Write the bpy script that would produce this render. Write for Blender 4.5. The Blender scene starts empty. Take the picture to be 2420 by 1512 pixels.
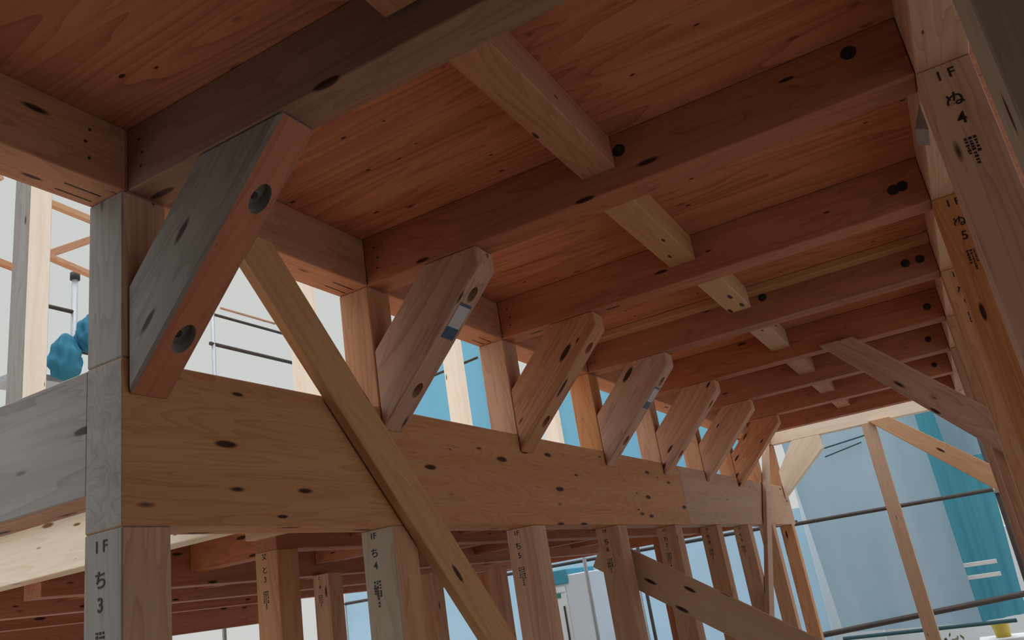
import bpy, bmesh, math, random
from mathutils import Vector, Matrix
random.seed(7)
C = bpy.context.scene.collection

# ---------------- camera ----------------
cam_d = bpy.data.cameras.new('camera')
cam_d.sensor_width = 36.0
cam_d.lens = 1912.98 / 2420 * 36.0
cam_d.clip_start = 0.02; cam_d.clip_end = 500
cam = bpy.data.objects.new('camera', cam_d); C.objects.link(cam)
RR = ((0.862105, 0.482504, -0.154807), (-0.287291, 0.213746, -0.93369), (-0.417419, 0.849413, 0.32289))
CX, CY, CZ = 1.50279, -1.11359, -0.26560
cam.matrix_world = Matrix(((RR[0][0], -RR[1][0], -RR[2][0], CX),
                           (RR[0][1], -RR[1][1], -RR[2][1], CY),
                           (RR[0][2], -RR[1][2], -RR[2][2], CZ), (0, 0, 0, 1)))
bpy.context.scene.camera = cam

# ---------------- sky and exposure ----------------
scn = bpy.context.scene
scn.view_settings.view_transform = 'Standard'
scn.view_settings.look = 'None'
scn.view_settings.gamma = 1.0
scn.view_settings.use_curve_mapping = False
scn.view_settings.exposure = 0.0
world = bpy.data.worlds.new('overcast_sky'); scn.world = world
world.use_nodes = True
wn = world.node_tree; wn.nodes.clear()
wo = wn.nodes.new('ShaderNodeOutputWorld'); bg = wn.nodes.new('ShaderNodeBackground')
wt = wn.nodes.new('ShaderNodeTexCoord'); ws = wn.nodes.new('ShaderNodeSeparateXYZ')
wr = wn.nodes.new('ShaderNodeValToRGB')
wn.links.new(wt.outputs['Generated'], ws.inputs[0]); wn.links.new(ws.outputs['Z'], wr.inputs[0])
e = wr.color_ramp.elements
e[0].position = 0.0; e[0].color = (.60, .61, .59, 1)
e[1].position = 1.0; e[1].color = (3.1, 3.2, 3.3, 1)
m1 = e.new(0.50); m1.color = (.60, .615, .60, 1)
m2 = e.new(0.68); m2.color = (1.3, 1.35, 1.38, 1)
wn.links.new(wr.outputs[0], bg.inputs[0]); bg.inputs[1].default_value = 1.0
wn.links.new(bg.outputs[0], wo.inputs[0])

# ---------------- dimensions (metres, z=0 under the long girder) ----------------
S = 0.91; W = 0.12
ZG, ZU, ZC = 0.3665, 0.7805, 0.9512
FL = -1.85; GR = -2.4

# ---------------- materials ----------------
def nt(name):
    m = bpy.data.materials.new(name); m.use_nodes = True
    t = m.node_tree; b = t.nodes['Principled BSDF']; return m, t, b

def wood(name, light, dark, knot=(.05, .018, .01), kd=.085, stretch=(1.0, 11, 11), bands=10.0, rough=.62, var=.25, amount=.55, redvar=.25, kscale=(2.6, 9, 9), kchance=.45):
    m, t, b = nt(name); N = t.nodes; L = t.links
    tc = N.new('ShaderNodeTexCoord'); oi = N.new('ShaderNodeObjectInfo')
    mul = N.new('ShaderNodeVectorMath'); mul.operation = 'SCALE'; mul.inputs[0].default_value = (37.1, 19.7, 53.3)
    L.new(oi.outputs['Random'], mul.inputs['Scale'])
    add = N.new('ShaderNodeVectorMath'); add.operation = 'ADD'
    L.new(tc.outputs['Object'], add.inputs[0]); L.new(mul.outputs[0], add.inputs[1])
    mp = N.new('ShaderNodeVectorMath'); mp.operation = 'MULTIPLY'; mp.inputs[1].default_value = stretch
    L.new(add.outputs[0], mp.inputs[0])
    n1 = N.new('ShaderNodeTexNoise'); n1.inputs['Scale'].default_value = 1.0; n1.inputs['Detail'].default_value = 2.0; n1.inputs['Distortion'].default_value = .4
    L.new(mp.outputs[0], n1.inputs['Vector'])
    # growth rings = contour lines of the stretched noise
    mb = N.new('ShaderNodeMath'); mb.operation = 'MULTIPLY'; mb.inputs[1].default_value = bands
    L.new(n1.outputs['Fac'], mb.inputs[0])
    fr = N.new('ShaderNodeMath'); fr.operation = 'FRACT'; L.new(mb.outputs[0], fr.inputs[0])
    pw = N.new('ShaderNodeMath'); pw.operation = 'POWER'; pw.inputs[1].default_value = 3.0; L.new(fr.outputs[0], pw.inputs[0])
    # fine fibre
    mp2 = N.new('ShaderNodeVectorMath'); mp2.operation = 'MULTIPLY'; mp2.inputs[1].default_value = (3, 90, 90)
    L.new(add.outputs[0], mp2.inputs[0])
    n2 = N.new('ShaderNodeTexNoise'); n2.inputs['Scale'].default_value = 1.0; n2.inputs['Detail'].default_value = 3.0
    L.new(mp2.outputs[0], n2.inputs['Vector'])
    # broad lamella tone
    mp3 = N.new('ShaderNodeVectorMath'); mp3.operation = 'MULTIPLY'; mp3.inputs[1].default_value = (.5, 14, 14)
    L.new(add.outputs[0], mp3.inputs[0])
    n3 = N.new('ShaderNodeTexNoise'); n3.inputs['Scale'].default_value = 1.0; n3.inputs['Detail'].default_value = 1.0
    L.new(mp3.outputs[0], n3.inputs['Vector'])
    s1 = N.new('ShaderNodeMath'); s1.operation = 'MULTIPLY_ADD'; s1.inputs[1].default_value = .55; 
    L.new(pw.outputs[0], s1.inputs[0])
    s2 = N.new('ShaderNodeMath'); s2.operation = 'MULTIPLY_ADD'; s2.inputs[1].default_value = .55; s2.inputs[2].default_value = -.2
    L.new(n2.outputs['Fac'], s2.inputs[0]); L.new(s2.outputs[0], s1.inputs[2])
    s3 = N.new('ShaderNodeMath'); s3.operation = 'MULTIPLY_ADD'; s3.inputs[1].default_value = 1.1; 
    s3b = N.new('ShaderNodeMath'); s3b.operation = 'SUBTRACT'; s3b.inputs[1].default_value = .5; L.new(s1.outputs[0], s3b.inputs[0])
    L.new(n3.outputs['Fac'], s3.inputs[0]); L.new(s3b.outputs[0], s3.inputs[2])
    cl = N.new('ShaderNodeClamp'); L.new(s3.outputs[0], cl.inputs[0])
    mx = N.new('ShaderNodeMix'); mx.data_type = 'RGBA'; mx.inputs['A'].default_value = (*light, 1); mx.inputs['B'].default_value = (*dark, 1)
    L.new(cl.outputs[0], mx.inputs['Factor'])
    # knots
    mk = N.new('ShaderNodeVectorMath'); mk.operation = 'MULTIPLY'; mk.inputs[1].default_value = kscale
    L.new(add.outputs[0], mk.inputs[0])
    vo = N.new('ShaderNodeTexVoronoi'); vo.inputs['Scale'].default_value = 1.0; L.new(mk.outputs[0], vo.inputs['Vector'])
    rk = N.new('ShaderNodeMapRange'); rk.inputs['From Min'].default_value = kd; rk.inputs['From Max'].default_value = kd * 1.5
    rk.inputs['To Min'].default_value = 1.0; rk.inputs['To Max'].default_value = 0.0
    sp = N.new('ShaderNodeSeparateColor'); L.new(vo.outputs['Color'], sp.inputs[0])
    vs = N.new('ShaderNodeMath'); vs.operation = 'MULTIPLY_ADD'; vs.inputs[1].default_value = 1.15; vs.inputs[2].default_value = .22; L.new(sp.outputs[1], vs.inputs[0])
    vd = N.new('ShaderNodeMath'); vd.operation = 'DIVIDE'; L.new(vo.outputs['Distance'], vd.inputs[0]); L.new(vs.outputs[0], vd.inputs[1])
    L.new(vd.outputs[0], rk.inputs['Value'])
    gt = N.new('ShaderNodeMath'); gt.operation = 'LESS_THAN'; gt.inputs[1].default_value = kchance; L.new(sp.outputs[0], gt.inputs[0])
    mk2 = N.new('ShaderNodeMath'); mk2.operation = 'MULTIPLY'; L.new(rk.outputs[0], mk2.inputs[0]); L.new(gt.outputs[0], mk2.inputs[1])
    mx2 = N.new('ShaderNodeMix'); mx2.data_type = 'RGBA'; mx2.inputs['B'].default_value = (*knot, 1)
    L.new(mx.outputs['Result'], mx2.inputs['A']); L.new(mk2.outputs[0], mx2.inputs['Factor'])
    # per piece tone
    hv = N.new('ShaderNodeHueSaturation')
    mr = N.new('ShaderNodeMapRange'); mr.inputs['To Min'].default_value = 1 - var; mr.inputs['To Max'].default_value = 1 + var
    L.new(oi.outputs['Random'], mr.inputs['Value']); L.new(mr.outputs[0], hv.inputs['Value'])
    m7 = N.new('ShaderNodeMath'); m7.operation = 'MULTIPLY'; m7.inputs[1].default_value = 7.31; L.new(oi.outputs['Random'], m7.inputs[0])
    f7 = N.new('ShaderNodeMath'); f7.operation = 'FRACT'; L.new(m7.outputs[0], f7.inputs[0])
    mr2 = N.new('ShaderNodeMapRange'); mr2.inputs['To Min'].default_value = 1 - redvar; mr2.inputs['To Max'].default_value = 1 + redvar * .6
    L.new(f7.outputs[0], mr2.inputs['Value']); L.new(mr2.outputs[0], hv.inputs['Saturation'])
    L.new(mx2.outputs['Result'], hv.inputs['Color'])
    L.new(hv.outputs[0], b.inputs['Base Color'])
    b.inputs['Roughness'].default_value = rough
    b.inputs['Specular IOR Level'].default_value = .25
    bp = N.new('ShaderNodeBump'); bp.inputs['Strength'].default_value = .12; bp.inputs['Distance'].default_value = .002
    L.new(n2.outputs['Fac'], bp.inputs['Height']); L.new(bp.outputs[0], b.inputs['Normal'])
    return m

def plain(name, col, rough=.6, metal=0.0, noise=0.0, nscale=(3, 3, 3), col2=None):
    m, t, b = nt(name)
    b.inputs['Roughness'].default_value = rough; b.inputs['Metallic'].default_value = metal
    N = t.nodes; L = t.links
    tc = N.new('ShaderNodeTexCoord'); mp = N.new('ShaderNodeVectorMath'); mp.operation = 'MULTIPLY'; mp.inputs[1].default_value = nscale
    L.new(tc.outputs['Object'], mp.inputs[0])
    n = N.new('ShaderNodeTexNoise'); n.inputs['Scale'].default_value = 1.0; n.inputs['Detail'].default_value = 4.0
    L.new(mp.outputs[0], n.inputs['Vector'])
    mx = N.new('ShaderNodeMix'); mx.data_type = 'RGBA'
    c2 = col2 or tuple(c * (1 - noise) for c in col)
    mx.inputs['A'].default_value = (*col, 1); mx.inputs['B'].default_value = (*c2, 1)
    L.new(n.outputs['Fac'], mx.inputs['Factor']); L.new(mx.outputs['Result'], b.inputs['Base Color'])
    return m

def cloth(name, col, trans=.5, col2=None):
    m, t, b = nt(name); N = t.nodes; L = t.links
    tc = N.new('ShaderNodeTexCoord'); mp = N.new('ShaderNodeVectorMath'); mp.operation = 'MULTIPLY'; mp.inputs[1].default_value = (2.2, 2.2, .35)
    L.new(tc.outputs['Object'], mp.inputs[0])
    n = N.new('ShaderNodeTexNoise'); n.inputs['Scale'].default_value = 1.5; n.inputs['Detail'].default_value = 5.0
    L.new(mp.outputs[0], n.inputs['Vector'])
    mx = N.new('ShaderNodeMix'); mx.data_type = 'RGBA'; mx.inputs['A'].default_value = (*col, 1)
    mx.inputs['B'].default_value = (*(col2 or tuple(c * .8 for c in col)), 1)
    L.new(n.outputs['Fac'], mx.inputs['Factor'])
    L.new(mx.outputs['Result'], b.inputs['Base Color']); b.inputs['Roughness'].default_value = .7
    tr = N.new('ShaderNodeBsdfTranslucent'); L.new(mx.outputs['Result'], tr.inputs[0])
    ms = N.new('ShaderNodeMixShader'); ms.inputs[0].default_value = trans
    L.new(b.outputs[0], ms.inputs[1]); L.new(tr.outputs[0], ms.inputs[2])
    L.new(ms.outputs[0], N['Material Output'].inputs[0])
    return m

M = {}
KS = dict(kscale=(5, 20, 20), kd=.12, kchance=.45)
M['pine'] = wood('pine_timber', (.60, .33, .18), (.42, .17, .085), var=.14, **KS)
M['beam'] = wood('cedar_beam_timber', (.48, .205, .12), (.32, .105, .058), var=.10, redvar=.10, **KS)
M['beam_dull'] = wood('dull_brown_beam_timber', (.36, .215, .15), (.24, .12, .085), var=.02, redvar=.05, **KS)
M['glulam'] = wood('glulam_girder_timber', (.56, .32, .185), (.42, .19, .10), var=.04, bands=16, kscale=(5, 20, 20), kd=.14, kchance=.5)
M['brace'] = wood('knee_brace_timber', (.60, .34, .22), (.38, .15, .085), var=.05, kscale=(5, 19, 19), kd=.14, kchance=.5)
M['redpine'] = wood('reddish_wall_timber', (.52, .265, .165), (.36, .15, .085), var=.03, redvar=.05, **KS)
M['redbrace'] = wood('warm_bounce_red_timber', (.50, .20, .12), (.36, .11, .06), var=.02, redvar=.05, **KS)  # warm light reflected from below, put into the underside colour
M['plank'] = wood('light_plank_timber', (.60, .39, .24), (.50, .28, .155), var=.05, amount=.3, **KS)
M['greyed'] = wood('cool_lit_grey_timber', (.34, .32, .30), (.23, .20, .185), knot=(.07, .045, .035), var=.03, redvar=.05, **KS)  # cool light on faces toward -Y, painted as grey wood
M['pale'] = wood('pale_lit_timber', (.86, .76, .62), (.76, .60, .46), knot=(.25, .12, .06), var=.05, redvar=.15, **KS)  # wood colour raised to carry the daylight falling on these members
M['palewhite'] = wood('sky_lit_pale_timber', (.90, .86, .78), (.84, .74, .62), knot=(.35, .22, .14), var=.03, redvar=.1, **KS)  # near white stands for strong skylight on the open-air posts
M['lightpost'] = wood('cool_lit_pale_timber', (.50, .44, .36), (.40, .31, .225), var=.03, redvar=.1, **KS)  # greyer, paler tone puts cool near-side light into the colour
M['ply'] = wood('larch_plywood', (.58, .25, .145), (.30, .08, .045), stretch=(.38, 5.0, 5.0), bands=20, kscale=(9, 18, 18), kd=.15, kchance=.6, var=.02, redvar=.02)
M['dark'] = plain('light_blocking_dark', (.06, .05, .045), .9, 0, .2)  # dark finish of the two unseen light-blocking walls
M['hole'] = wood('bored_hole_wood', (.22, .14, .09), (.12, .06, .035), var=.02, redvar=.02, kd=0.001)
M['steel'] = plain('dark_bolt_steel', (.06, .065, .06), .5, .6, .4, (40, 40, 40))
M['galv'] = plain('galvanised_pipe', (.50, .52, .55), .45, .5, .3, (12, 12, 12))
M['darkpipe'] = plain('weathered_dark_pipe', (.03, .03, .035), .6, .2, .5, (9, 9, 9), (.09, .06, .045))
M['ink'] = plain('black_printing_ink', (.012, .012, .014), .6, 0, .3)
M['blue_tarp'] = cloth('teal_blue_tarpaulin', (.05, .36, .52), .35, (.02, .16, .30))
M['net_pale'] = cloth('pale_blue_scaffold_sheet', (.44, .57, .66), .5, (.30, .43, .52))
M['net_blue'] = cloth('sky_blue_scaffold_sheet', (.24, .56, .74), .6, (.18, .47, .66))
M['net_light'] = cloth('light_blue_scaffold_sheet', (.50, .70, .86), .6, (.44, .64, .80))
M['net_teal'] = cloth('teal_scaffold_sheet', (.10, .36, .44), .5, (.06, .26, .36))
M['white'] = plain('white_panel_paint', (.78, .79, .80), .5, 0, .08, (2, 2, 2))
M['cabin'] = plain('cabin_white_plastic', (.66, .70, .76), .45, 0, .1, (3, 3, 3))
M['blue_paint'] = plain('blue_panel_paint', (.05, .30, .42), .5, 0, .2)
M['green'] = plain('green_sign_plastic', (.02, .22, .14), .5, 0, .2)
M['yellow'] = plain('yellow_plastic', (.75, .55, .08), .5, 0, .2)
M['leaf'] = plain('olive_foliage', (.16, .15, .05), .9, 0, .5, (20, 20, 20))
M['ground'] = plain('pale_gravel_ground', (.46, .44, .41), .95, 0, .25, (1.3, 1.3, 1.3))
M['floorply'] = wood('floor_plywood', (.50, .37, .26), (.40, .27, .18), stretch=(.5, 3, 3), bands=20, var=.02, redvar=.02)
M['deckply'] = wood('deck_plywood', (.66, .42, .26), (.54, .30, .17), stretch=(.5, 3, 3), bands=20, var=.02, redvar=.02)
M['sticker_w'] = plain('white_sticker_paper', (.55, .56, .60), .5, 0, .1)
M['sticker_b'] = plain('blue_sticker_print', (.03, .09, .22), .5, 0, .2)
M['sticker_c'] = plain('cyan_sticker_print', (.03, .17, .30), .5, 0, .2)
M['cord'] = plain('dark_teal_cord', (.03, .10, .12), .7, 0, .2)

# ---------------- helpers ----------------
def prop(o, label=None, cat=None, group=None, kind=None):
    if label: o['label'] = label
    if cat: o['category'] = cat
    if group: o['group'] = group
    o['kind'] = kind or 'thing'
    return o

def link(name, me, mat, mw=None, parent=None):
    if mat is not None:
        for x in (mat if isinstance(mat, (list, tuple)) else [mat]): me.materials.append(x)
    o = bpy.data.objects.new(name, me); C.objects.link(o)
    if mw is None: mw = Matrix.Identity(4)
    if parent is not None:
        o.parent = parent; o.matrix_parent_inverse = Matrix.Identity(4)
        o.matrix_basis = parent['_mw'].inverted() @ mw if False else PM[parent.name].inverted() @ mw
    else: o.matrix_world = mw
    PM[o.name] = mw.copy()
    return o
PM = {}

def frame(origin, gx, gz):
    x = Vector(gx).normalized(); z = Vector(gz); z = (z - x * z.dot(x)).normalized(); y = z.cross(x)
    return Matrix(((x.x, y.x, z.x, origin[0]), (x.y, y.y, z.y, origin[1]), (x.z, y.z, z.z, origin[2]), (0, 0, 0, 1)))

def prism(name, pts, ext, grain, mat, bev=.003, parent=None, face_mats=None):
    """a solid from a flat outline pts (world) pushed along ext; local x runs along the grain"""
    pts = [Vector(p) for p in pts]; ext = Vector(ext)
    o0 = sum(pts, Vector()) / len(pts)
    F = frame(o0, grain, ext); Fi = F.inverted()
    bm = bmesh.new()
    a = [bm.verts.new(Fi @ p) for p in pts]; b = [bm.verts.new(Fi @ (p + ext)) for p in pts]
    bm.faces.new(a[::-1]); bm.faces.new(b)
    n = len(pts)
    for i in range(n): bm.faces.new((a[i], a[(i + 1) % n], b[(i + 1) % n], b[i]))
    bmesh.ops.recalc_face_normals(bm, faces=bm.faces)
    if face_mats:
        for f in bm.faces:
            nn = (F.to_3x3() @ f.normal)
            for (d, idx) in face_mats:
                if nn.dot(Vector(d)) > .9: f.material_index = idx
    if bev: bmesh.ops.bevel(bm, geom=bm.edges[:], offset=bev, segments=1, affect='EDGES')
    me = bpy.data.meshes.new(name); bm.to_mesh(me); bm.free()
    return link(name, me, mat, F, parent)

def boxp(name, x0, x1, y0, y1, z0, z1, grain, mat, bev=.003, parent=None, face_mats=None):
    return prism(name, [(x0, y0, z0), (x1, y0, z0), (x1, y0, z1), (x0, y0, z1)], (0, y1 - y0, 0), {'x': (1, 0, 0), 'y': (0, 1, 0), 'z': (0, 0, 1)}[grain] if grain != 'y' else (0, 1, 0), mat, bev, parent, face_mats) if grain != 'y' else \
        prism(name, [(x0, y0, z0), (x0, y1, z0), (x0, y1, z1), (x0, y0, z1)], (x1 - x0, 0, 0), (0, 1, 0), mat, bev, parent, face_mats)

def tube(name, p0, p1, r, mat, parent=None, seg=12):
    p0 = Vector(p0); p1 = Vector(p1); L = (p1 - p0).length
    up = (0, 0, 1) if abs((p1 - p0).normalized().z) < .9 else (1, 0, 0)
    F = frame(p0, p1 - p0, up)
    bm = bmesh.new(); rings = []
    for x, rr in ((0, r * .85), (.002, r), (L - .002, r), (L, r * .85)):
        rings.append([bm.verts.new((x, rr * math.cos(2 * math.pi * i / seg), rr * math.sin(2 * math.pi * i / seg))) for i in range(seg)])
    for a, b in zip(rings, rings[1:]):
        for i in range(seg): bm.faces.new((a[i], a[(i + 1) % seg], b[(i + 1) % seg], b[i])).smooth = True
    bm.faces.new(rings[0][::-1]); bm.faces.new(rings[-1]); bmesh.ops.recalc_face_normals(bm, faces=bm.faces)
    me = bpy.data.meshes.new(name); bm.to_mesh(me); bm.free()
    return link(name, me, mat, F, parent)

def text_part(name, body, size, origin, right, up, parent, mat=None, ext=.0004, label=None):
    """printed letters on a surface; origin = left end of the baseline"""
    cu = bpy.data.curves.new(name, 'FONT'); cu.body = body; cu.size = size; cu.extrude = ext; cu.align_x = 'CENTER'; cu.offset = size * .012
    tmp = bpy.data.objects.new('tmp', cu); C.objects.link(tmp)
    dg = bpy.context.evaluated_depsgraph_get(); dg.update()
    me = bpy.data.meshes.new_from_object(tmp.evaluated_get(dg)); me.name = name
    bpy.data.objects.remove(tmp); bpy.data.curves.remove(cu)
    x = Vector(right).normalized(); y = Vector(up).normalized(); z = x.cross(y)
    F = Matrix(((x.x, y.x, z.x, origin[0]), (x.y, y.y, z.y, origin[1]), (x.z, y.z, z.z, origin[2]), (0, 0, 0, 1)))
    me.materials.clear()
    return link(name, me, mat or M['ink'], F, parent)

def stamp(parent, x, y, z, w, h, rnd, cols=3):
    """small illegible stamped columns: little ink dashes on a face looking to -Y"""
    bm = bmesh.new()
    for c in range(cols):
        cx = x + (c - (cols - 1) / 2) * w / cols
        zz = z; 
        while zz > z - h * (1 if c == 1 else .6):
            dh = rnd.uniform(.003, .007); dw = rnd.uniform(.35, .8) * w / cols
            g = bmesh.ops.create_cube(bm, size=1.0)['verts']
            for v in g: v.co = Vector((cx + v.co.x * dw, y + v.co.y * .0008, zz - dh / 2 + v.co.z * dh))
            zz -= dh + rnd.uniform(.0015, .005)
    me = bpy.data.meshes.new('printed_stamp'); bm.to_mesh(me); bm.free()
    return link('printed_stamp', me, M['ink'], Matrix.Identity(4), parent)

def mark(parent, x, y, z, lines, size=.030, rnd=random, st=True):
    """maker's print on the -Y face of a post: 1F over grid letter over number"""
    yy = y - .0006
    zc = z
    for i, s in enumerate(lines):
        text_part('printed_mark', s, size * (1.0 if i else .85), (x, yy, zc - size * .8), (1, 0, 0), (0, 0, 1), parent)
        zc -= size * (1.75 if i == 0 else 1.2)
    if st: stamp(parent, x, yy, zc - .022, .030, .07, rnd)

def sheet(name, corners, nx, ny, amp, mat, seed=0, freq=3.0, thick=.004):
    """a hanging cloth between four corners with soft folds"""
    a, b, c, d = [Vector(p) for p in corners]   # a lower left, b lower right, c upper right, d upper left
    nrm = (b - a).cross(d - a).normalized(); r = random.Random(seed); ph = [r.uniform(0, 6.28) for _ in range(6)]
    o0 = (a + b + c + d) / 4
    bm = bmesh.new(); vs = []
    for j in range(ny + 1):
        row = []
        for i in range(nx + 1):
            u = i / nx; v = j / ny
            p = (a * (1 - u) + b * u) * (1 - v) + (d * (1 - u) + c * u) * v
            w = math.sin(u * freq * 6.28 + ph[0] + .8 * math.sin(v * 3 + ph[1])) * .5 + math.sin(u * freq * 2.3 * 6.28 + ph[2] + v * 2) * .25 + math.sin(v * freq * 4 + ph[3] + u * 3) * .25
            row.append(bm.verts.new(p - o0 + nrm * w * amp))
        vs.append(row)
    for j in range(ny):
        for i in range(nx): bm.faces.new((vs[j][i], vs[j][i + 1], vs[j + 1][i + 1], vs[j + 1][i])).smooth = True
    me = bpy.data.meshes.new(name); bm.to_mesh(me); bm.free()
    return link(name, me, mat, Matrix.Translation(o0))

ORD = ['first', 'second', 'third', 'fourth', 'fifth', 'sixth', 'seventh', 'eighth', 'ninth', 'tenth']

# ================= SETTING =================
o = boxp('ceiling', -W, 4.2, -2.0, 7 * S + .09, ZC, ZC + .024, 'x', M['ply'], 0)
prop(o, 'reddish larch plywood deck seen from below, laid over the beams', 'ceiling', kind='structure')
o = boxp('floor', -5.2, 4.2, -2.0, 7.5, FL - .03, FL, 'x', M['floorply'], 0)
prop(o, 'plywood floor of the timber frame', 'floor', kind='structure')
o = boxp('ground', -45, 45, -30, 60, GR - .1, GR, 'x', M['ground'], 0)
prop(o, 'pale ground around the building frame', 'ground', kind='structure')

o = boxp('shade_wall_back', -W, 4.2, -2.0, -1.9, FL, ZC, 'z', M['dark'], 0)  # unseen wall added to darken the near bay and -Y faces
prop(o, 'added dark wall out of view behind the viewer, blocking light', 'wall', kind='structure')

o = boxp('shade_wall_left', -W, -.01, -1.9, -.62, FL, ZU - .001, 'z', M['dark'], 0)  # unseen wall added to keep side light off the near ceiling
prop(o, 'added dark wall out of view left of the viewer, blocking light', 'wall', kind='structure')

# ================= LONG GIRDER WALL =================
rnd = random.Random(3)
segs = [(0.0, 3.95, 0, 'brown glulam girder, long near length between posts 1F ち3 and the joint'),
        (3.953, 6.00, .0008, 'brown glulam girder, middle length right of the joint line'),
        (6.003, 7.50, -.004, 'paler glulam girder, short far length behind the thin leaning board')]
for (y0, y1, dx, lab) in segs:
    fm = [((0, -1, 0), 1)] if y0 == 0 else None
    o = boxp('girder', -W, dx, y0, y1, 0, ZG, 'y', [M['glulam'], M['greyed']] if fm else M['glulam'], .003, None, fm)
    prop(o, lab, 'girder', 'long girder lengths')
# upper girder on short posts
for (y0, y1, lab) in [(-3.0, .0105, 'upper wall beam running out of the frame at the top left'),
                      (.0115, 7.40, 'long upper wall beam carried on the row of short posts')]:
    o = boxp('wall_beam', -W, 0, max(y0, -1.898), y1, ZU, ZC - .0005, 'y', M['redpine'])
    prop(o, lab, 'beam')
    if y0 < 0:
        for (yy, zz) in ((-.085, .905), (-.095, .87), (-.085, .83)):
            tube('nail_hole', (-.002, yy, zz), (.0012, yy, zz), .0045, M['steel'], o, 8)
    if y0 < 0:
        for x in (-.058, -.093):
            boxp('nail_plate_slot', x - .0015, x + .0015, -.105, -.015, ZU - .0012, ZU + .001, 'y', M['steel'], 0, o)
    else:
        for k in range(1, 5):
            for x in (-.05, -.085):
                boxp('nail_plate_slot', x - .0015, x + .0015, k * S - .11, k * S - .012, ZU - .0012, ZU + .001, 'y', M['steel'], 0, o)
# short posts and lower posts
short_lab = ['grey short post above the girder at the left, continuing post 1F ち3',
             'short post on the girder behind the second knee brace', 'short post on the girder behind the third knee brace',
             'short post on the girder behind the fourth knee brace', 'short post on the girder behind the fifth knee brace',
             'short post on the girder behind the sixth knee brace', 'short post on the girder behind the seventh knee brace',
             'short post on the girder just left of the leaning thin board', 'orange short post on the girder at the far end']
for k in range(9):
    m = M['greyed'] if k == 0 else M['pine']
    y = k * S
    o = boxp('short_post', -W, 0, y, y + W, ZG + .0005, ZU - .0005, 'z', [m, M['pine']], .003, None, [((1, 0, 0), 1)])
    prop(o, short_lab[k], 'post', 'short posts on the girder')
low_lab = ['grey faced post printed 1F ち3 under the left end of the girder', 'pale post printed 1F ち4 under the girder',
           'brown post printed ち5 under the girder', 'brown post printed ち6 under the girder, left of the low diagonal board',
           'brown post under the girder, first one crossed by the low diagonal board', 'brown post under the girder, second one crossed by the low diagonal board',
           'dark brown post under the girder beside the foot of the leaning thin board', 'dark brown post under the girder right of the leaning thin board',
           'outermost dark post under the far right end of the girder']
for k in range(9):
    y = k * S
    m = [M['greyed'], M['lightpost']][k] if k < 2 else M['pine']
    o = boxp('post', -W, 0, y, y + W, FL, -.0005, 'z', [m, M['pine']], .003, None, [((1, 0, 0), 1)])
    prop(o, low_lab[k], 'post', 'posts under the long girder')
    if k == 0: mark(o, -.066, y, -.010, ['1 F', 'ち', '3'], .040, rnd)
    elif k < 8:
        mark(o, -.075, y, -.004, ['1F', 'ち', str(3 + k)], .030, rnd)

# ================= X BEAMS =================
beam_lab = ['dark beam running up from the left corner, nearest of the ceiling beams',
            'second ceiling beam from the near side, with a bolt where a short block meets it',
            'third ceiling beam from the near side, landing beside the third knee brace',
            'fourth ceiling beam from the near side, above the fourth knee brace',
            'fifth ceiling beam from the near side, where the upper right diagonal board starts',
            'sixth ceiling beam from the near side', 'seventh ceiling beam from the near side', 'last dark ceiling beam before the open end bay']
bolts = {0: [(1.60, .87)], 1: [(1.576, .905), (.935, .895)], 2: [(1.60, .86), (1.63, .863)], 3: [(1.64, .86), (1.58, .86), (.95, .90)], 4: [(1.63, .86)], 5: [(1.60, .87)], 6: [(1.6, .86)], 7: []}
for k in range(8):
    y = k * S + (.012 if k == 0 else 0)
    o = boxp('ceiling_beam', .0015, 1.70 - .0015, y, y + .105, ZU, ZC - .0005, 'x', M['beam_dull'] if k == 0 else M['beam'])
    prop(o, beam_lab[k], 'beam', 'ceiling beams')
    for (bx, bz) in bolts[k]:
        w_ = tube('bolt_washer', (bx, y + .001, bz), (bx, y - .0025, bz), .019, M['steel'], o, 20)
        tube('bolt_head', (bx, y - .0025, bz), (bx, y - .007, bz), .008, M['steel'], w_, 6)
    for (nx_, nz_) in ((.045, .905), (.055, .865), (.05, .83)):
        if k < 4: tube('nail_hole', (nx_, y + .002, nz_), (nx_, y - .0012, nz_), .0042, M['steel'], o, 8)
# ledger under the plywood
for k, lab in ((3, 'thin ledger strip under the plywood beside the fourth ceiling beam'),):
    o = boxp('ledger_strip', .0015, 1.6985, k * S - .075, k * S - .001, ZC - .034, ZC - .0005, 'x', M['plank'])
    prop(o, lab, 'timber strip')
# blocks between beams
blk = ['short block between beams at the top edge of the picture', 'short block with a black knot between the first and second ceiling beams', 'short pale block between the second and third ceiling beams',
       'short block between the third and fourth ceiling beams', 'short block between the fourth and fifth ceiling beams', 'short block between the fifth and sixth ceiling beams',
       'short block between the sixth and seventh ceiling beams', 'short block between the seventh and last ceiling beams']
for i, lab in enumerate(blk):
    k = i - 1
    y0 = k * S + (.1185 if k == 0 else .1065); y1 = (k + 1) * S - .0015
    if k + 1 == 3: y1 -= .076
    if k < 0: y0 = -.9
    x0 = [.79, .81, .775, .795, .79, .79, .79, .79][i]
    o = boxp('blocking', x0, x0 + .105, y0, y1, ZC - .105, ZC - .0005, 'y', M['plank'] if i in (2, 3, 4) else M['redpine'])
    prop(o, lab, 'timber block', 'blocks between the ceiling beams')

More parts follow.
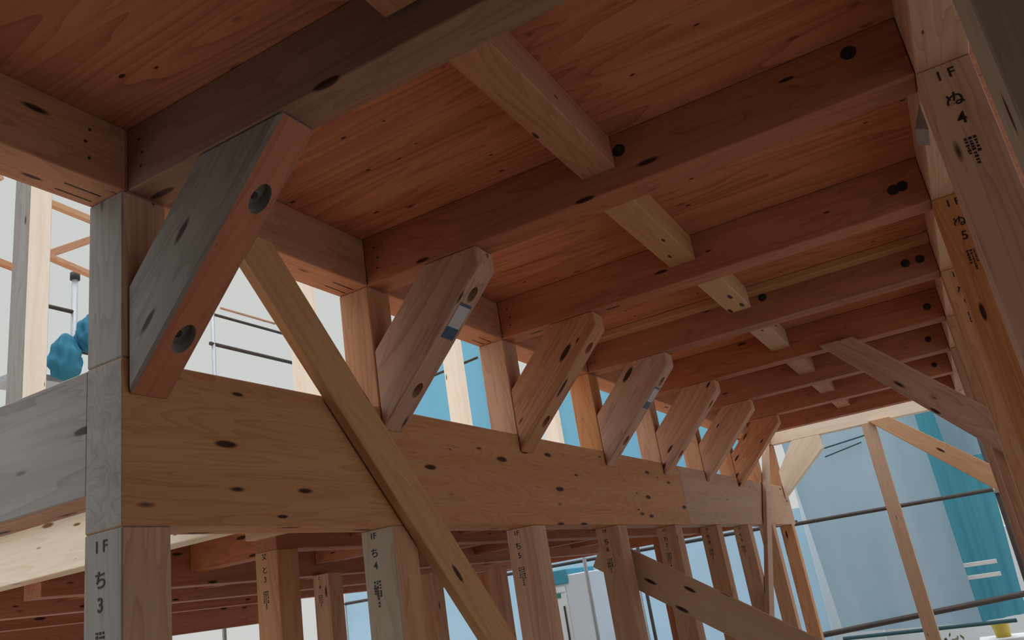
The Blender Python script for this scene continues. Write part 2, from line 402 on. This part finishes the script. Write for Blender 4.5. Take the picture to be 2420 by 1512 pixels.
# ================= KNEE BRACES =================
def brace_mesh():
    pts = [(0.0015, .285), (.0015, .545), (.2335, ZU - .001), (.42, ZU - .001), (.42, .700)]
    return pts
brace_lab = ['largest knee brace, grey side and orange underside with two bored holes, at the left',
             'second knee brace with a blue and white sticker on its underside', 'third knee brace from the left, no sticker visible',
             'fourth knee brace from the left, small blue sticker halfway', 'fifth knee brace from the left', 'sixth knee brace from the left',
             'seventh knee brace from the left, last under the plywood', None, 'pale sunlit knee brace under the pale end beam']
for k in range(9):
    if k == 7: continue
    y = k * S + (.012 if k == 0 else 0)
    if k == 0: prof = [(.0015, .278), (.0015, .535), (.24, ZU - .001), (.497, ZU - .001)]
    else: prof = [(.0015, .290), (.0015, .552), (.229, ZU - .001), (.425, ZU - .001), (.425, .7135)]
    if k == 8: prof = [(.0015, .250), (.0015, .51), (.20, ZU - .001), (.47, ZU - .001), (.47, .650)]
    mats = [M['greyed'], M['redbrace']] if k == 0 else [M['pale'], M['pale']] if k == 8 else [M['brace'], M['brace']]  # first brace: cool-lit side and warm-lit underside painted as two woods
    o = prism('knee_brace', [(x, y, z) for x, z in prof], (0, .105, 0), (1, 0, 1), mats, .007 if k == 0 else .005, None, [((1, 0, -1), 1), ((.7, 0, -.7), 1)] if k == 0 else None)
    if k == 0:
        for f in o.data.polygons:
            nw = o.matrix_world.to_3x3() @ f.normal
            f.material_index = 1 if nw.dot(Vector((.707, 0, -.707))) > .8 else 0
    # bored counterbores in the underside, cut for real
    zoff = prof[0][1]
    dirn = Vector((1, 0, 1)).normalized()
    holes = [.155, .51] if k == 0 else [.155, .505]
    base = Vector((0.0015, y + .0525 + (.008 if k == 0 else .004), zoff))
    nrm = Vector((1, 0, -1)).normalized()
    if k < 5:
        bmc = bmesh.new()
        for h in holes:
            c = base + dirn * h; R = .025 if k == 0 else .019
            tl = Vector((0, 0, 1)); axis = (nrm + Vector((0, 0, -1)) * .35).normalized()
            F = frame(c + axis * .03, -axis, (0, 1, 0))
            seg = 20; r1 = []; r2 = []
            for i in range(seg):
                a = 2 * math.pi * i / seg
                r1.append(bmc.verts.new(F @ Vector((0, R * 1.45 * math.cos(a), R * math.sin(a)))))
                r2.append(bmc.verts.new(F @ Vector((.065, R * 1.45 * math.cos(a), R * math.sin(a)))))
            for i in range(seg): bmc.faces.new((r1[i], r1[(i + 1) % seg], r2[(i + 1) % seg], r2[i]))
            bmc.faces.new(r1[::-1]); bmc.faces.new(r2)
        bmesh.ops.recalc_face_normals(bmc, faces=bmc.faces)
        mc = bpy.data.meshes.new('cut'); bmc.to_mesh(mc); bmc.free()
        for mm in (M['hole'], M['hole']): mc.materials.append(mm)
        co = bpy.data.objects.new('cut', mc); C.objects.link(co)
        md = o.modifiers.new('b', 'BOOLEAN'); md.operation = 'DIFFERENCE'; md.object = co; md.solver = 'EXACT'
        dg = bpy.context.evaluated_depsgraph_get(); dg.update()
        new = bpy.data.meshes.new_from_object(o.evaluated_get(dg)); o.modifiers.clear()
        if len(new.polygons) > 12: o.data = new
        bpy.data.objects.remove(co)
        for h in holes:
            c = base + dirn * h - nrm * .033
            tube('bolt_head', c, c + nrm * .010, .009, M['steel'], o, 6)
    prop(o, brace_lab[k], 'knee brace', 'knee braces along the girder' if k < 8 else None)
    if k in (1, 3):
        c0 = Vector((.0015, y + .0525, zoff)) + nrm * .0008
        def quad(nm, a, b, wy, mat, par):
            p = [c0 + dirn * a + Vector((0, -wy, 0)), c0 + dirn * b + Vector((0, -wy, 0)), c0 + dirn * b + Vector((0, wy, 0)), c0 + dirn * a + Vector((0, wy, 0))]
            return prism(nm, p, nrm * .0008, dirn, mat, 0, par)
        st = quad('sticker', .345, .47, .032, M['sticker_w'], o)
        c0 = c0 + nrm * .0008
        quad('printed_panel', .345, .385, .032, M['sticker_b'], st)
        quad('printed_band', .46, .47, .032, M['sticker_b'], st)

# ================= nu ROW (right) =================
for k in range(9):
    y = k * S
    labs = ['near post filling the right edge of the picture', 'post printed 1F ぬ4 at the upper right', 'post printed ぬ5 behind post ぬ4', 'post behind ぬ5 with a faint print, fourth on the right side',
            'fifth post of the right hand row, end of the upper diagonal board', 'sixth post of the right hand row', 'seventh post of the right hand row', 'eighth post of the right hand row', 'farthest post of the right hand row, end of the lower diagonal board']
    xo = .10 if k > 5 else 0
    o = boxp('post', 1.70 + xo, 1.82 + xo, y, y + W, FL, ZU - .0005, 'z', M['lightpost'] if k == 0 else M['pine'])
    prop(o, labs[k], 'post', 'posts of the right hand row')
    if k in (1, 2, 3): mark(o, 1.757, y, .772, ['1 F', 'ぬ', str(3 + k)], .042, rnd)
o = boxp('wall_beam', 1.70, 1.82, -1.898, 7.40, ZU, ZC - .0005, 'y', M['pine']); prop(o, 'orange wall beam on top of the right hand row of posts', 'beam')
# small wedge block beside post nu4
o = prism('wedge_block', [(1.669, 1.06, .709), (1.6985, 1.06, .695), (1.6985, 1.06, .775)], (0, .105, 0), (0, 0, 1), M['greyed'], .001)
prop(o, 'small grey triangular wood block beside the top of post ぬ4', 'wood block')

# ================= DIAGONAL BOARDS =================
o = prism('diagonal_plank', [(.004, .335, .695), (.004, .385, ZU - .004), (.004, .442, ZU - .004), (.004, 2.09, -1.05), (.004, 1.907, -1.05)], (.035, 0, 0), (0, 1.1, -1.15), M['plank'])
prop(o, 'long light brown plank slanting down to the right across the near girder', 'plank')
o = prism('leaning_board', [(.004, 6.80, .768), (.004, 6.98, .768), (.004, 4.55, -1.50), (.004, 4.38, -1.50)], (.035, 0, 0), (0, 1.2, 1.1), M['plank'])
prop(o, 'thin pale board slanting down across the far end of the girder', 'board')
# low diagonal board in the x-z plane between posts chi6 and chi7
a = Vector((-.40, 2.88, .08)); b = Vector((1.9, 2.88, -1.43)); d = (b - a).normalized(); n = Vector((d.z, 0, -d.x)) * 1
w2 = .165
a = Vector((-.012, 2.88, -.122)) - d * .16; b = a + d * 2.3
o = prism('low_diagonal_board', [a, b, b + n * w2, a + n * w2], (0, .03, 0), d, M['plank'])
prop(o, 'brown diagonal board low at the right, passing in front of the girder posts', 'board')
a = Vector((1.0, 3.60, .83)); d = Vector((.62, 0, -.64)).normalized(); n = Vector((d.z, 0, -d.x))
# upper right diagonals
P0 = Vector((1.055, 3.598, ZU + .03)); P1 = Vector((1.262, 3.598, ZU + .01))
o = prism('upper_diagonal_board', [(1.05, 3.598, .80), (1.23, 3.598, .80), (1.88, 3.598, .125), (1.88, 3.598, -.10), (1.79, 3.598, -.02)], (0, .040, 0), (.62, 0, -.66), M['brace'])
prop(o, 'wide brown diagonal board from the ceiling beams down to the right hand posts', 'board')
o = prism('far_diagonal_board', [(.93, 7.24, ZU + .015), (1.12, 7.24, ZU + .015), (1.86, 7.24, .142), (1.86, 7.24, -.105)], (0, .036, 0), (.8, 0, -.75), M['plank'])
prop(o, 'light brown diagonal board across the blue sheet, from the middle post to the right', 'board')
# middle post at the end bay
o = boxp('post', .862, .982, 7.28, 7.38, FL, ZU - .001, 'z', M['plank']); prop(o, 'slim brown post standing in the open end bay before the blue sheet', 'post')
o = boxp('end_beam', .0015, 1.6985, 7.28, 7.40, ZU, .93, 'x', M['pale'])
prop(o, 'pale sunlit beam closing the far end of the room', 'beam')

# ================= LOW DECK BEYOND (X<0) =================
for i, (x0, x1, y0, y1) in enumerate([(-5.2, -W - .002, .915, 7.4), (-.905, -W - .002, .002, .913), (-5.2, -3.1, .002, .913)]):
    o = boxp('deck_panel', x0, x1, max(y0, .1215), y1, ZG - .024, ZG, 'x', M['deckply'], 0)
    prop(o, ['plywood deck over the lower roof beams behind the girder', 'small plywood deck piece against the girder at the left', 'plywood deck piece at the far left'][i], 'deck')
ZD = ZG - .0245
# Y-direction girders under the deck
for (x0, zb, lab) in [(-1.03, .07, 'low girder parallel to the wall, nearest behind it'), (-2.06, .05, 'low girder parallel to the wall, second behind it'), (-3.07, .05, 'low girder parallel to the wall, third behind it'), (-4.1, .05, 'low girder parallel to the wall, fourth behind it')]:
    o = boxp('low_girder', x0, x0 + .12, 1.057 if x0 < -1.1 else 1.365, 7.27, zb, ZD, 'y', M['beam']); prop(o, lab, 'girder', 'low girders behind the wall')
bays = [(-.9085, -W - .0015, 'between the wall and the next girder'), (-1.9385, -1.0315, 'second bay behind the wall'), (-2.9485, -2.0615, 'third bay behind the wall'), (-3.9785, -3.0715, 'fourth bay behind the wall')]
o = boxp('corner_beam', -4.2, -W - .0015, .003, .12, .083, ZG, 'x', [M['greyed'], M['brace']], .003, None, [((0, 0, -1), 1)]); prop(o, 'beam greyed for cool light, running out to the left from post 1F ち3', 'beam')
for k in range(1, 8):
    for bi, (x0, x1, lab) in enumerate(bays):
        if bi == 0 and k > 5: continue
        if k == 1 and bi > 0: continue
        if k == 1: x0 = -4.2
        m = M['pale'] if k == 1 else M['beam']
        yk = k * S + (.04 if k == 1 else 0)
        o = boxp('low_beam', x0, x1, yk, yk + .105, .112, ZD, 'x', m)
        prop(o, ('pale lit low beam under the grey beam at the lower left' if k == 1 else 'dark low beam, ' + lab + ', ' + ORD[k - 1] + ' from the near side') , 'beam', 'low beams behind the wall')
o = boxp('low_girder', -4.77, -4.65, .12, 5.4, -.10, ZD, 'y', M['beam']); prop(o, 'deep low girder parallel to the wall, farthest behind it', 'girder', 'low girders behind the wall')
o = boxp('end_fascia_beam', -4.2, -W - .0015, 7.28, 7.40, .05, ZG - .025, 'x', M['beam']); prop(o, 'long brown edge beam closing the low deck at its far side', 'beam')
o = boxp('joist', -.9085, -W - .0015, 1.20, 1.245, .10, ZD, 'x', M['plank']); prop(o, 'thin joist just before the short printed post behind the girder', 'joist')
# posts carrying it
def lowpost(x, y, zt, m, lab, marks=None):
    o = boxp('post', x - W, x, y, y + W, FL, zt, 'z', m); prop(o, lab, 'post')
    if marks: mark(o, x - .07, y, zt - .006, marks, .030, rnd)
    return o
o = lowpost(-.91, 1.365, .0695, M['pine'], 'light striped post printed と3 behind the girder, left of post ち4', ['又', 'と', '3'])
lowpost(-1.94 + .12, 2.70, .0495 - .0 , M['brace'], 'dark post with faint print behind the girder, right of post と3', ['と', '4'])
lowpost(-1.82, 3.76, .0, M['brace'], 'thin dark post behind the girder, just right of post ち4')
lowpost(-1.82, 4.69, .0, M['brace'], 'thin dark post behind the girder, just left of post ち5')
lowpost(-1.0, 6.4, .069, M['beam'], 'dark post far behind the girder near its far end')
lowpost(-3.0, 6.5, .049, M['beam'], 'dark post far behind post と3')
# upper storey posts in the open, bright
for (y, lab) in [(.93, 'tall pale post with a blue sticker, in the bright opening at the left'), (2.76, 'bright pale post seen between the slanting plank and the second short post'), (4.62, 'bright pale post just left of the third short post'), (6.44, 'bright pale post behind the fourth short post')]:
    o = boxp('tall_post', -2.04, -1.92 if y < 1 else -1.90, y, y + (.11 if y < 1 else .12), ZG + .0005, 3.6, 'z', [M['greyed'] if y < 1 else M['palewhite'], M['palewhite']], .003, None, [((1, 0, 0), 1)])  # sticker post: dim near face and sky-lit side painted as two woods
    prop(o, lab, 'post', 'tall posts on the low deck')
    if y < 1:
        st = boxp('sticker', -2.022, -1.965, y - .0012, y - .0004, .60, .84, 'z', M['sticker_w'], 0, o)
        boxp('printed_panel', -2.015, -1.972, y - .0024, y - .0014, .74, .82, 'z', M['sticker_b'], 0, st)

# ================= SCAFFOLD AND FRAMES BEYOND, LEFT =================
X4 = -5.35
def sc(name, p0, p1, r, m, lab, cat='scaffold pipe', g=None):
    o = tube(name, p0, p1, r, m); prop(o, lab, cat, g); return o
o = sc('scaffold_pole', (X4, 3.449, GR), (X4, 3.449, 3.452), .028, M['galv'], 'scaffold standard in the bright opening left of the grey short post')
tube('coupler', (X4, 3.449, 3.303), (X4, 3.449, 3.378), .045, M['steel'], o)
tube('coupler', (X4, 3.449, 2.581), (X4, 3.449, 2.655), .045, M['steel'], o)
sc('scaffold_rail', (X4, 3.013, 2.967), (X4, 3.461, 2.967), .02, M['darkpipe'], 'short dark rail left of the scaffold standard')
sc('scaffold_rail', (X4, 3.486, 2.581), (X4, 4.383, 2.581), .02, M['darkpipe'], 'dark rail passing behind the grey short post')
o = boxp('scaffold_walkway', X4 - .46, X4 - .04, 2.951, 4.134, 2.257, 2.319, 'y', M['galv']); prop(o, 'grey metal scaffold walkway beside the grey beam end', 'scaffold walkway')
sc('scaffold_pole', (X4, 5.13, GR), (X4, 5.13, 3.378), .022, M['galv'], 'thin scaffold standard seen right of the largest knee brace')
for (z, y0, y1, r, m, lab) in [(3.452, 5.255, 6.126, 0.015, M['pine'], 'thin wooden rail, upper one between the first knee brace and the slanting plank'), (3.345, 5.13, 6.251, 0.017, M['darkpipe'], 'dark scaffold rail just below the thin wooden rail'), (2.979, 5.08, 6.5, 0.022, M['darkpipe'], 'dark scaffold rail, middle height between brace and plank')]:
    sc('scaffold_rail', (X4, y0, z), (X4, y1, z), r, m, lab)
def lath(p0, p1, w, m, lab, ext=(.05, 0, 0)):
    p0 = Vector(p0); p1 = Vector(p1); d = (p1 - p0).normalized(); n = d.cross(Vector(ext).normalized()) * w
    o = prism('roof_lath', [p0, p1, p1 + n, p0 + n], ext, d, m, .002); prop(o, lab, 'roof lath', 'roof laths in the bright opening'); return o
lath((-4.05, 2.27, 2.75), (-4.05, 2.75, 3.08), .055, M['pine'], 'slanting orange roof lath in the bright opening')
o = boxp('tall_post', -4.12, -4.0, 2.14, 2.26, ZG + .0005, 3.6, 'z', M['palewhite']); prop(o, 'pale post hidden close behind the sticker post, carrying the roof laths', 'post')
lath((-3.98, 2.265, 2.735), (-4.05, 2.9, 2.69), .04, M['pine'], 'level orange lath below the slanting one')
lath((-4.05, 2.265, 3.24), (-4.05, 2.9, 3.20), .05, M['plank'], 'level lath at the top of the bright opening')
lath((-4.05, 1.6, 2.66), (-4.05, 2.135, 2.595), .04, M['pine'], 'orange lath left of the tall sticker post')
lath((-4.05, 1.6, 3.15), (-4.05, 1.95, 3.32), .06, M['pine'], 'slanting orange lath at the left edge, top of the opening')

def bundle(name, c, rx, ry, rz, seed, mat, lab):
    r = random.Random(seed); bm = bmesh.new(); bmesh.ops.create_icosphere(bm, subdivisions=4, radius=1.0)
    ph = [r.uniform(0, 6.28) for _ in range(6)]
    for v in bm.verts:
        a = math.atan2(v.co.y, v.co.x); f = 1 + .10 * math.sin(a * 7 + ph[0] + v.co.z * 2) + .08 * math.sin(v.co.z * 9 + ph[1] + a) + .05 * math.sin(a * 15 + ph[2])
        taper = 1 - .35 * v.co.z
        f += .09 * math.sin(v.co.x * 8 + v.co.z * 6 + ph[3]) + .07 * math.sin(v.co.y * 13 - v.co.z * 4 + ph[4])
        v.co = Vector((v.co.x * rx * f * taper, v.co.y * ry * f * taper, v.co.z * rz))
    for f in bm.faces: f.smooth = True
    me = bpy.data.meshes.new(name); bm.to_mesh(me); bm.free()
    o = link(name, me, mat, Matrix.Translation(c)); prop(o, lab, 'tarpaulin'); return o
bundle('tarp_bundle', (X4 + .135, 3.53, 2.73), .09, .13, .20, 1, M['blue_tarp'], 'upper gathered blue tarpaulin hanging on the scaffold at the left')
bundle('tarp_bundle', (X4 + .105, 3.30, 2.46), .10, .14, .23, 2, M['blue_tarp'], 'lower gathered blue tarpaulin on the scaffold walkway at the left')

# ================= SHEETS AND THINGS BEYOND, RIGHT =================
o = sheet('scaffold_sheet', [(-.11, 9.3, -1.20), (1.30, 9.3, -1.26), (1.29, 9.3, 1.6), (-.27, 9.3, 1.6)], 60, 40, .012, M['net_pale'], 1, 2.2)
prop(o, 'large pale grey blue sheet filling the open end of the room', 'scaffold sheet')
o = sheet('scaffold_sheet', [(1.22, 9.6, -1.29), (1.74, 9.6, -1.25), (1.93, 9.6, 1.6), (1.22, 9.6, 1.6)], 40, 40, .045, M['net_teal'], 2, 2.6)
prop(o, 'darker teal sheet right of the large pale sheet', 'scaffold sheet')
o = sheet('scaffold_sheet', [(1.50, 9.45, .45), (1.90, 9.45, .45), (1.98, 9.45, 1.5), (1.48, 9.45, 1.5)], 30, 20, .01, M['net_pale'], 5, 1.5)
prop(o, 'pale cyan sheet above the teal one, upper right', 'scaffold sheet')
o = sheet('scaffold_sheet', [(-8.2, 8.6, .6), (-3.86, 8.6, .6), (-3.86, 8.6, 3.47), (-7.0, 8.6, 3.47)], 60, 20, .02, M['net_blue'], 3, 4)
prop(o, 'sky blue sheet seen between the second and third knee braces', 'scaffold sheet')
o = sheet('scaffold_sheet', [(-2.80, 8.6, .6), (-.6, 8.6, .6), (-.6, 8.6, 3.0), (-2.80, 8.6, 3.0)], 50, 20, .02, M['net_blue'], 4, 4)
prop(o, 'sky blue sheet seen in small gaps between the far knee braces', 'scaffold sheet')
o = sheet('scaffold_sheet', [(-8.6, 10.6, GR), (-.45, 10.6, GR), (-.45, 10.6, .30), (-8.6, 10.6, .30)], 80, 20, .03, M['net_light'], 6, 6)
prop(o, 'light blue sheet seen through the posts below the girder', 'scaffold sheet')
sc('scaffold_rail', (-8.5, 10.5, .12), (-.5, 10.5, .12), .025, M['darkpipe'], 'dark rail along the top of the light blue lower sheet')
for (x, y, zt, lab) in ((-2.84, 8.64, 3.05, 'scaffold standard at the left edge of the sky blue sheet behind the far braces'), (-3.83, 8.64, 3.5, 'scaffold standard at the right edge of the sky blue sheet behind the second brace'), (-8.3, 10.5, .34, 'scaffold standard far left, holding the rail of the light blue lower sheet')):
    sc('scaffold_pole', (x, y, GR), (x, y, zt), .024, M['galv'], lab)
sc('scaffold_rail', (-7.2, 8.66, 3.48), (-3.80, 8.66, 3.48), .02, M['galv'], 'level rail carrying the sheet seen between the second and third braces')
sc('scaffold_rail', (-2.86, 8.66, 3.01), (-.5, 8.66, 3.01), .02, M['galv'], 'level rail carrying the sheet seen in the gaps between the far braces')
sc('scaffold_rail', (-.30, 9.0, .048), (1.80, 9.0, .038), .022, M['darkpipe'], 'dark scaffold rail crossing the large pale sheet at mid height')
sc('scaffold_rail', (-.30, 9.0, -1.17), (1.80, 9.0, -1.01), .030, M['darkpipe'], 'dark scaffold rail low across the large pale sheet')
sc('sheet_hem_pipe', (-.12, 9.2, -1.25), (1.62, 9.2, -1.27), .020, M['cord'], 'thin dark teal hem pipe under the large pale sheet')
o = sc('scaffold_pole', (1.80, 9.1, GR), (1.86, 9.1, 1.5), .030, M['darkpipe'], 'brownish scaffold standard at the right, behind the posts')
for z in (.9, .03, -1.02): tube('coupler', (1.84, 9.1, z - .03), (1.84, 9.1, z + .03), .05, M['galv'], o)
sc('scaffold_pole', (1.95, 9.15, GR), (1.98, 9.15, 1.5), .024, M['galv'], 'bright thin scaffold standard right of the brownish one')
o = sc('scaffold_pole', (-3.79, 7.8, GR), (-3.75, 7.8, 3.6), .030, M['galv'], 'scaffold standard with a dark coupler between the second and third knee braces')
tube('coupler', (-3.77, 7.8, 2.72), (-3.77, 7.8, 2.84), .06, M['steel'], o)
sc('scaffold_rail', (-4.25, 7.865, 2.74), (-3.5, 7.865, 2.80), .018, M['darkpipe'], 'dark rail clamped to the standard between the second and third knee braces')
sc('scaffold_pole', (-2.49, 9.4, GR), (-2.49, 9.4, .30), .030, M['galv'], 'white scaffold standard seen below the girder right of post ち6')
sc('scaffold_pole', (-2.40, 9.43, GR), (-2.40, 9.43, .30), .022, M['darkpipe'], 'dark scaffold standard seen below the girder right of post ち6')
o = boxp('site_wall', -1.2, 5.0, 11.6, 11.7, GR, -.35, 'x', M['white'], .01); prop(o, 'white wall beyond the sheets, seen below their lower edge', 'wall')
o = boxp('white_wall_strip', -.55, .10, 11.2, 11.28, GR, 1.2, 'z', M['white'], .01); prop(o, 'white upright panel showing between the girder end and the pale sheet', 'panel')
sc('tie_cord', (.22, 9.25, .85), (.72, 9.25, .90), .009, M['cord'], 'dark cord along the top of the large pale sheet')
sc('tie_cord', (.22, 9.25, .75), (.66, 9.25, .83), .008, M['cord'], 'second dark cord just below the upper one on the pale sheet')
for (z, lab) in ((-.68, 'upper of two white boards seen against the teal sheet'), (-.81, 'lower of two white boards seen against the teal sheet')):
    o = boxp('white_board', 1.24, 1.62, 9.36, 9.38, z - .022, z + .022, 'x', M['white']); prop(o, lab, 'board')
# cabin
cb = bpy.data.objects.new('portable_cabin', None); C.objects.link(cb); cb.location = (-3.6, 9.6, GR); PM['portable_cabin'] = Matrix.Translation((-3.6, 9.6, GR))
bpy.context.view_layer.update()
prop(cb, 'white portable toilet cabin with a teal top band, seen between posts ち5 and ち6', 'cabin')
boxp('cabin_body', -4.02, -3.12, 9.3, 10.2, GR, -.06, 'z', M['cabin'], .012, cb)
boxp('roof_band', -4.04, -3.42, 9.27, 10.22, -.17, .02, 'x', M['blue_paint'], .012, cb)
dr = boxp('cabin_door', -3.94, -3.48, 9.285, 9.298, GR + .1, -.20, 'z', M['white'], .003, cb)
boxp('handle', -3.54, -3.52, 9.262, 9.284, -.95, -.45, 'z', M['steel'], .003, dr)
boxp('sign', -3.62, -3.56, 9.275, 9.2845, -.34, -.28, 'z', M['green'], .001, dr)
boxp('door_groove', -3.93, -3.49, 9.280, 9.2848, -.28, -.27, 'x', M['galv'], 0, dr)
boxp('lower_panel', -3.92, -3.50, 9.27, 9.2845, -1.35, -1.02, 'x', M['blue_paint'], .002, dr)
# bucket and bush
def bucket():
    bm = bmesh.new(); seg = 24; rings = []
    for z, r in ((0, .07), (.0, .075), (.13, .09), (.135, .094), (.145, .094), (.145, .085), (.02, .068)):
        rings.append([bm.verts.new((r * math.cos(6.2832 * i / seg), r * math.sin(6.2832 * i / seg), z)) for i in range(seg)])
    for a_, b_ in zip(rings, rings[1:]):
        for i in range(seg): bm.faces.new((a_[i], a_[(i + 1) % seg], b_[(i + 1) % seg], b_[i])).smooth = True
    bm.faces.new(rings[0][::-1]); bm.faces.new(rings[-1])
    bmesh.ops.recalc_face_normals(bm, faces=bm.faces)
    me = bpy.data.meshes.new('bucket'); bm.to_mesh(me); bm.free(); return me
o = boxp('storage_box', 1.2, 1.75, 9.85, 10.2, GR, -1.50, 'x', M['white'], .01); prop(o, 'white box carrying the yellow bucket at the lower right', 'box')
o = link('bucket', bucket(), M['yellow'], Matrix.Translation((1.45, 9.98, -1.4995))); prop(o, 'yellow bucket on the white box at the lower right', 'bucket')
r = random.Random(9); bm = bmesh.new()
for i in range(900):
    th = r.uniform(0, 6.28); ph_ = math.acos(r.uniform(0, 1)); rr = r.uniform(.7, 1)
    c = Vector((math.cos(th) * math.sin(ph_) * .33 * rr, math.sin(th) * math.sin(ph_) * .3 * rr, math.cos(ph_) * .95 * rr))
    dx = Vector((r.uniform(-1, 1), r.uniform(-1, 1), r.uniform(-1, 1))).normalized() * .03; dy = dx.orthogonal().normalized() * .015
    bm.faces.new([bm.verts.new(c - dx), bm.verts.new(c + dy), bm.verts.new(c + dx), bm.verts.new(c - dy)])
me = bpy.data.meshes.new('bush'); bm.to_mesh(me); bm.free()
o = link('bush', me, M['leaf'], Matrix.Translation((.92, 10.4, GR))); prop(o, 'small olive green bush below the pale sheet', 'bush')
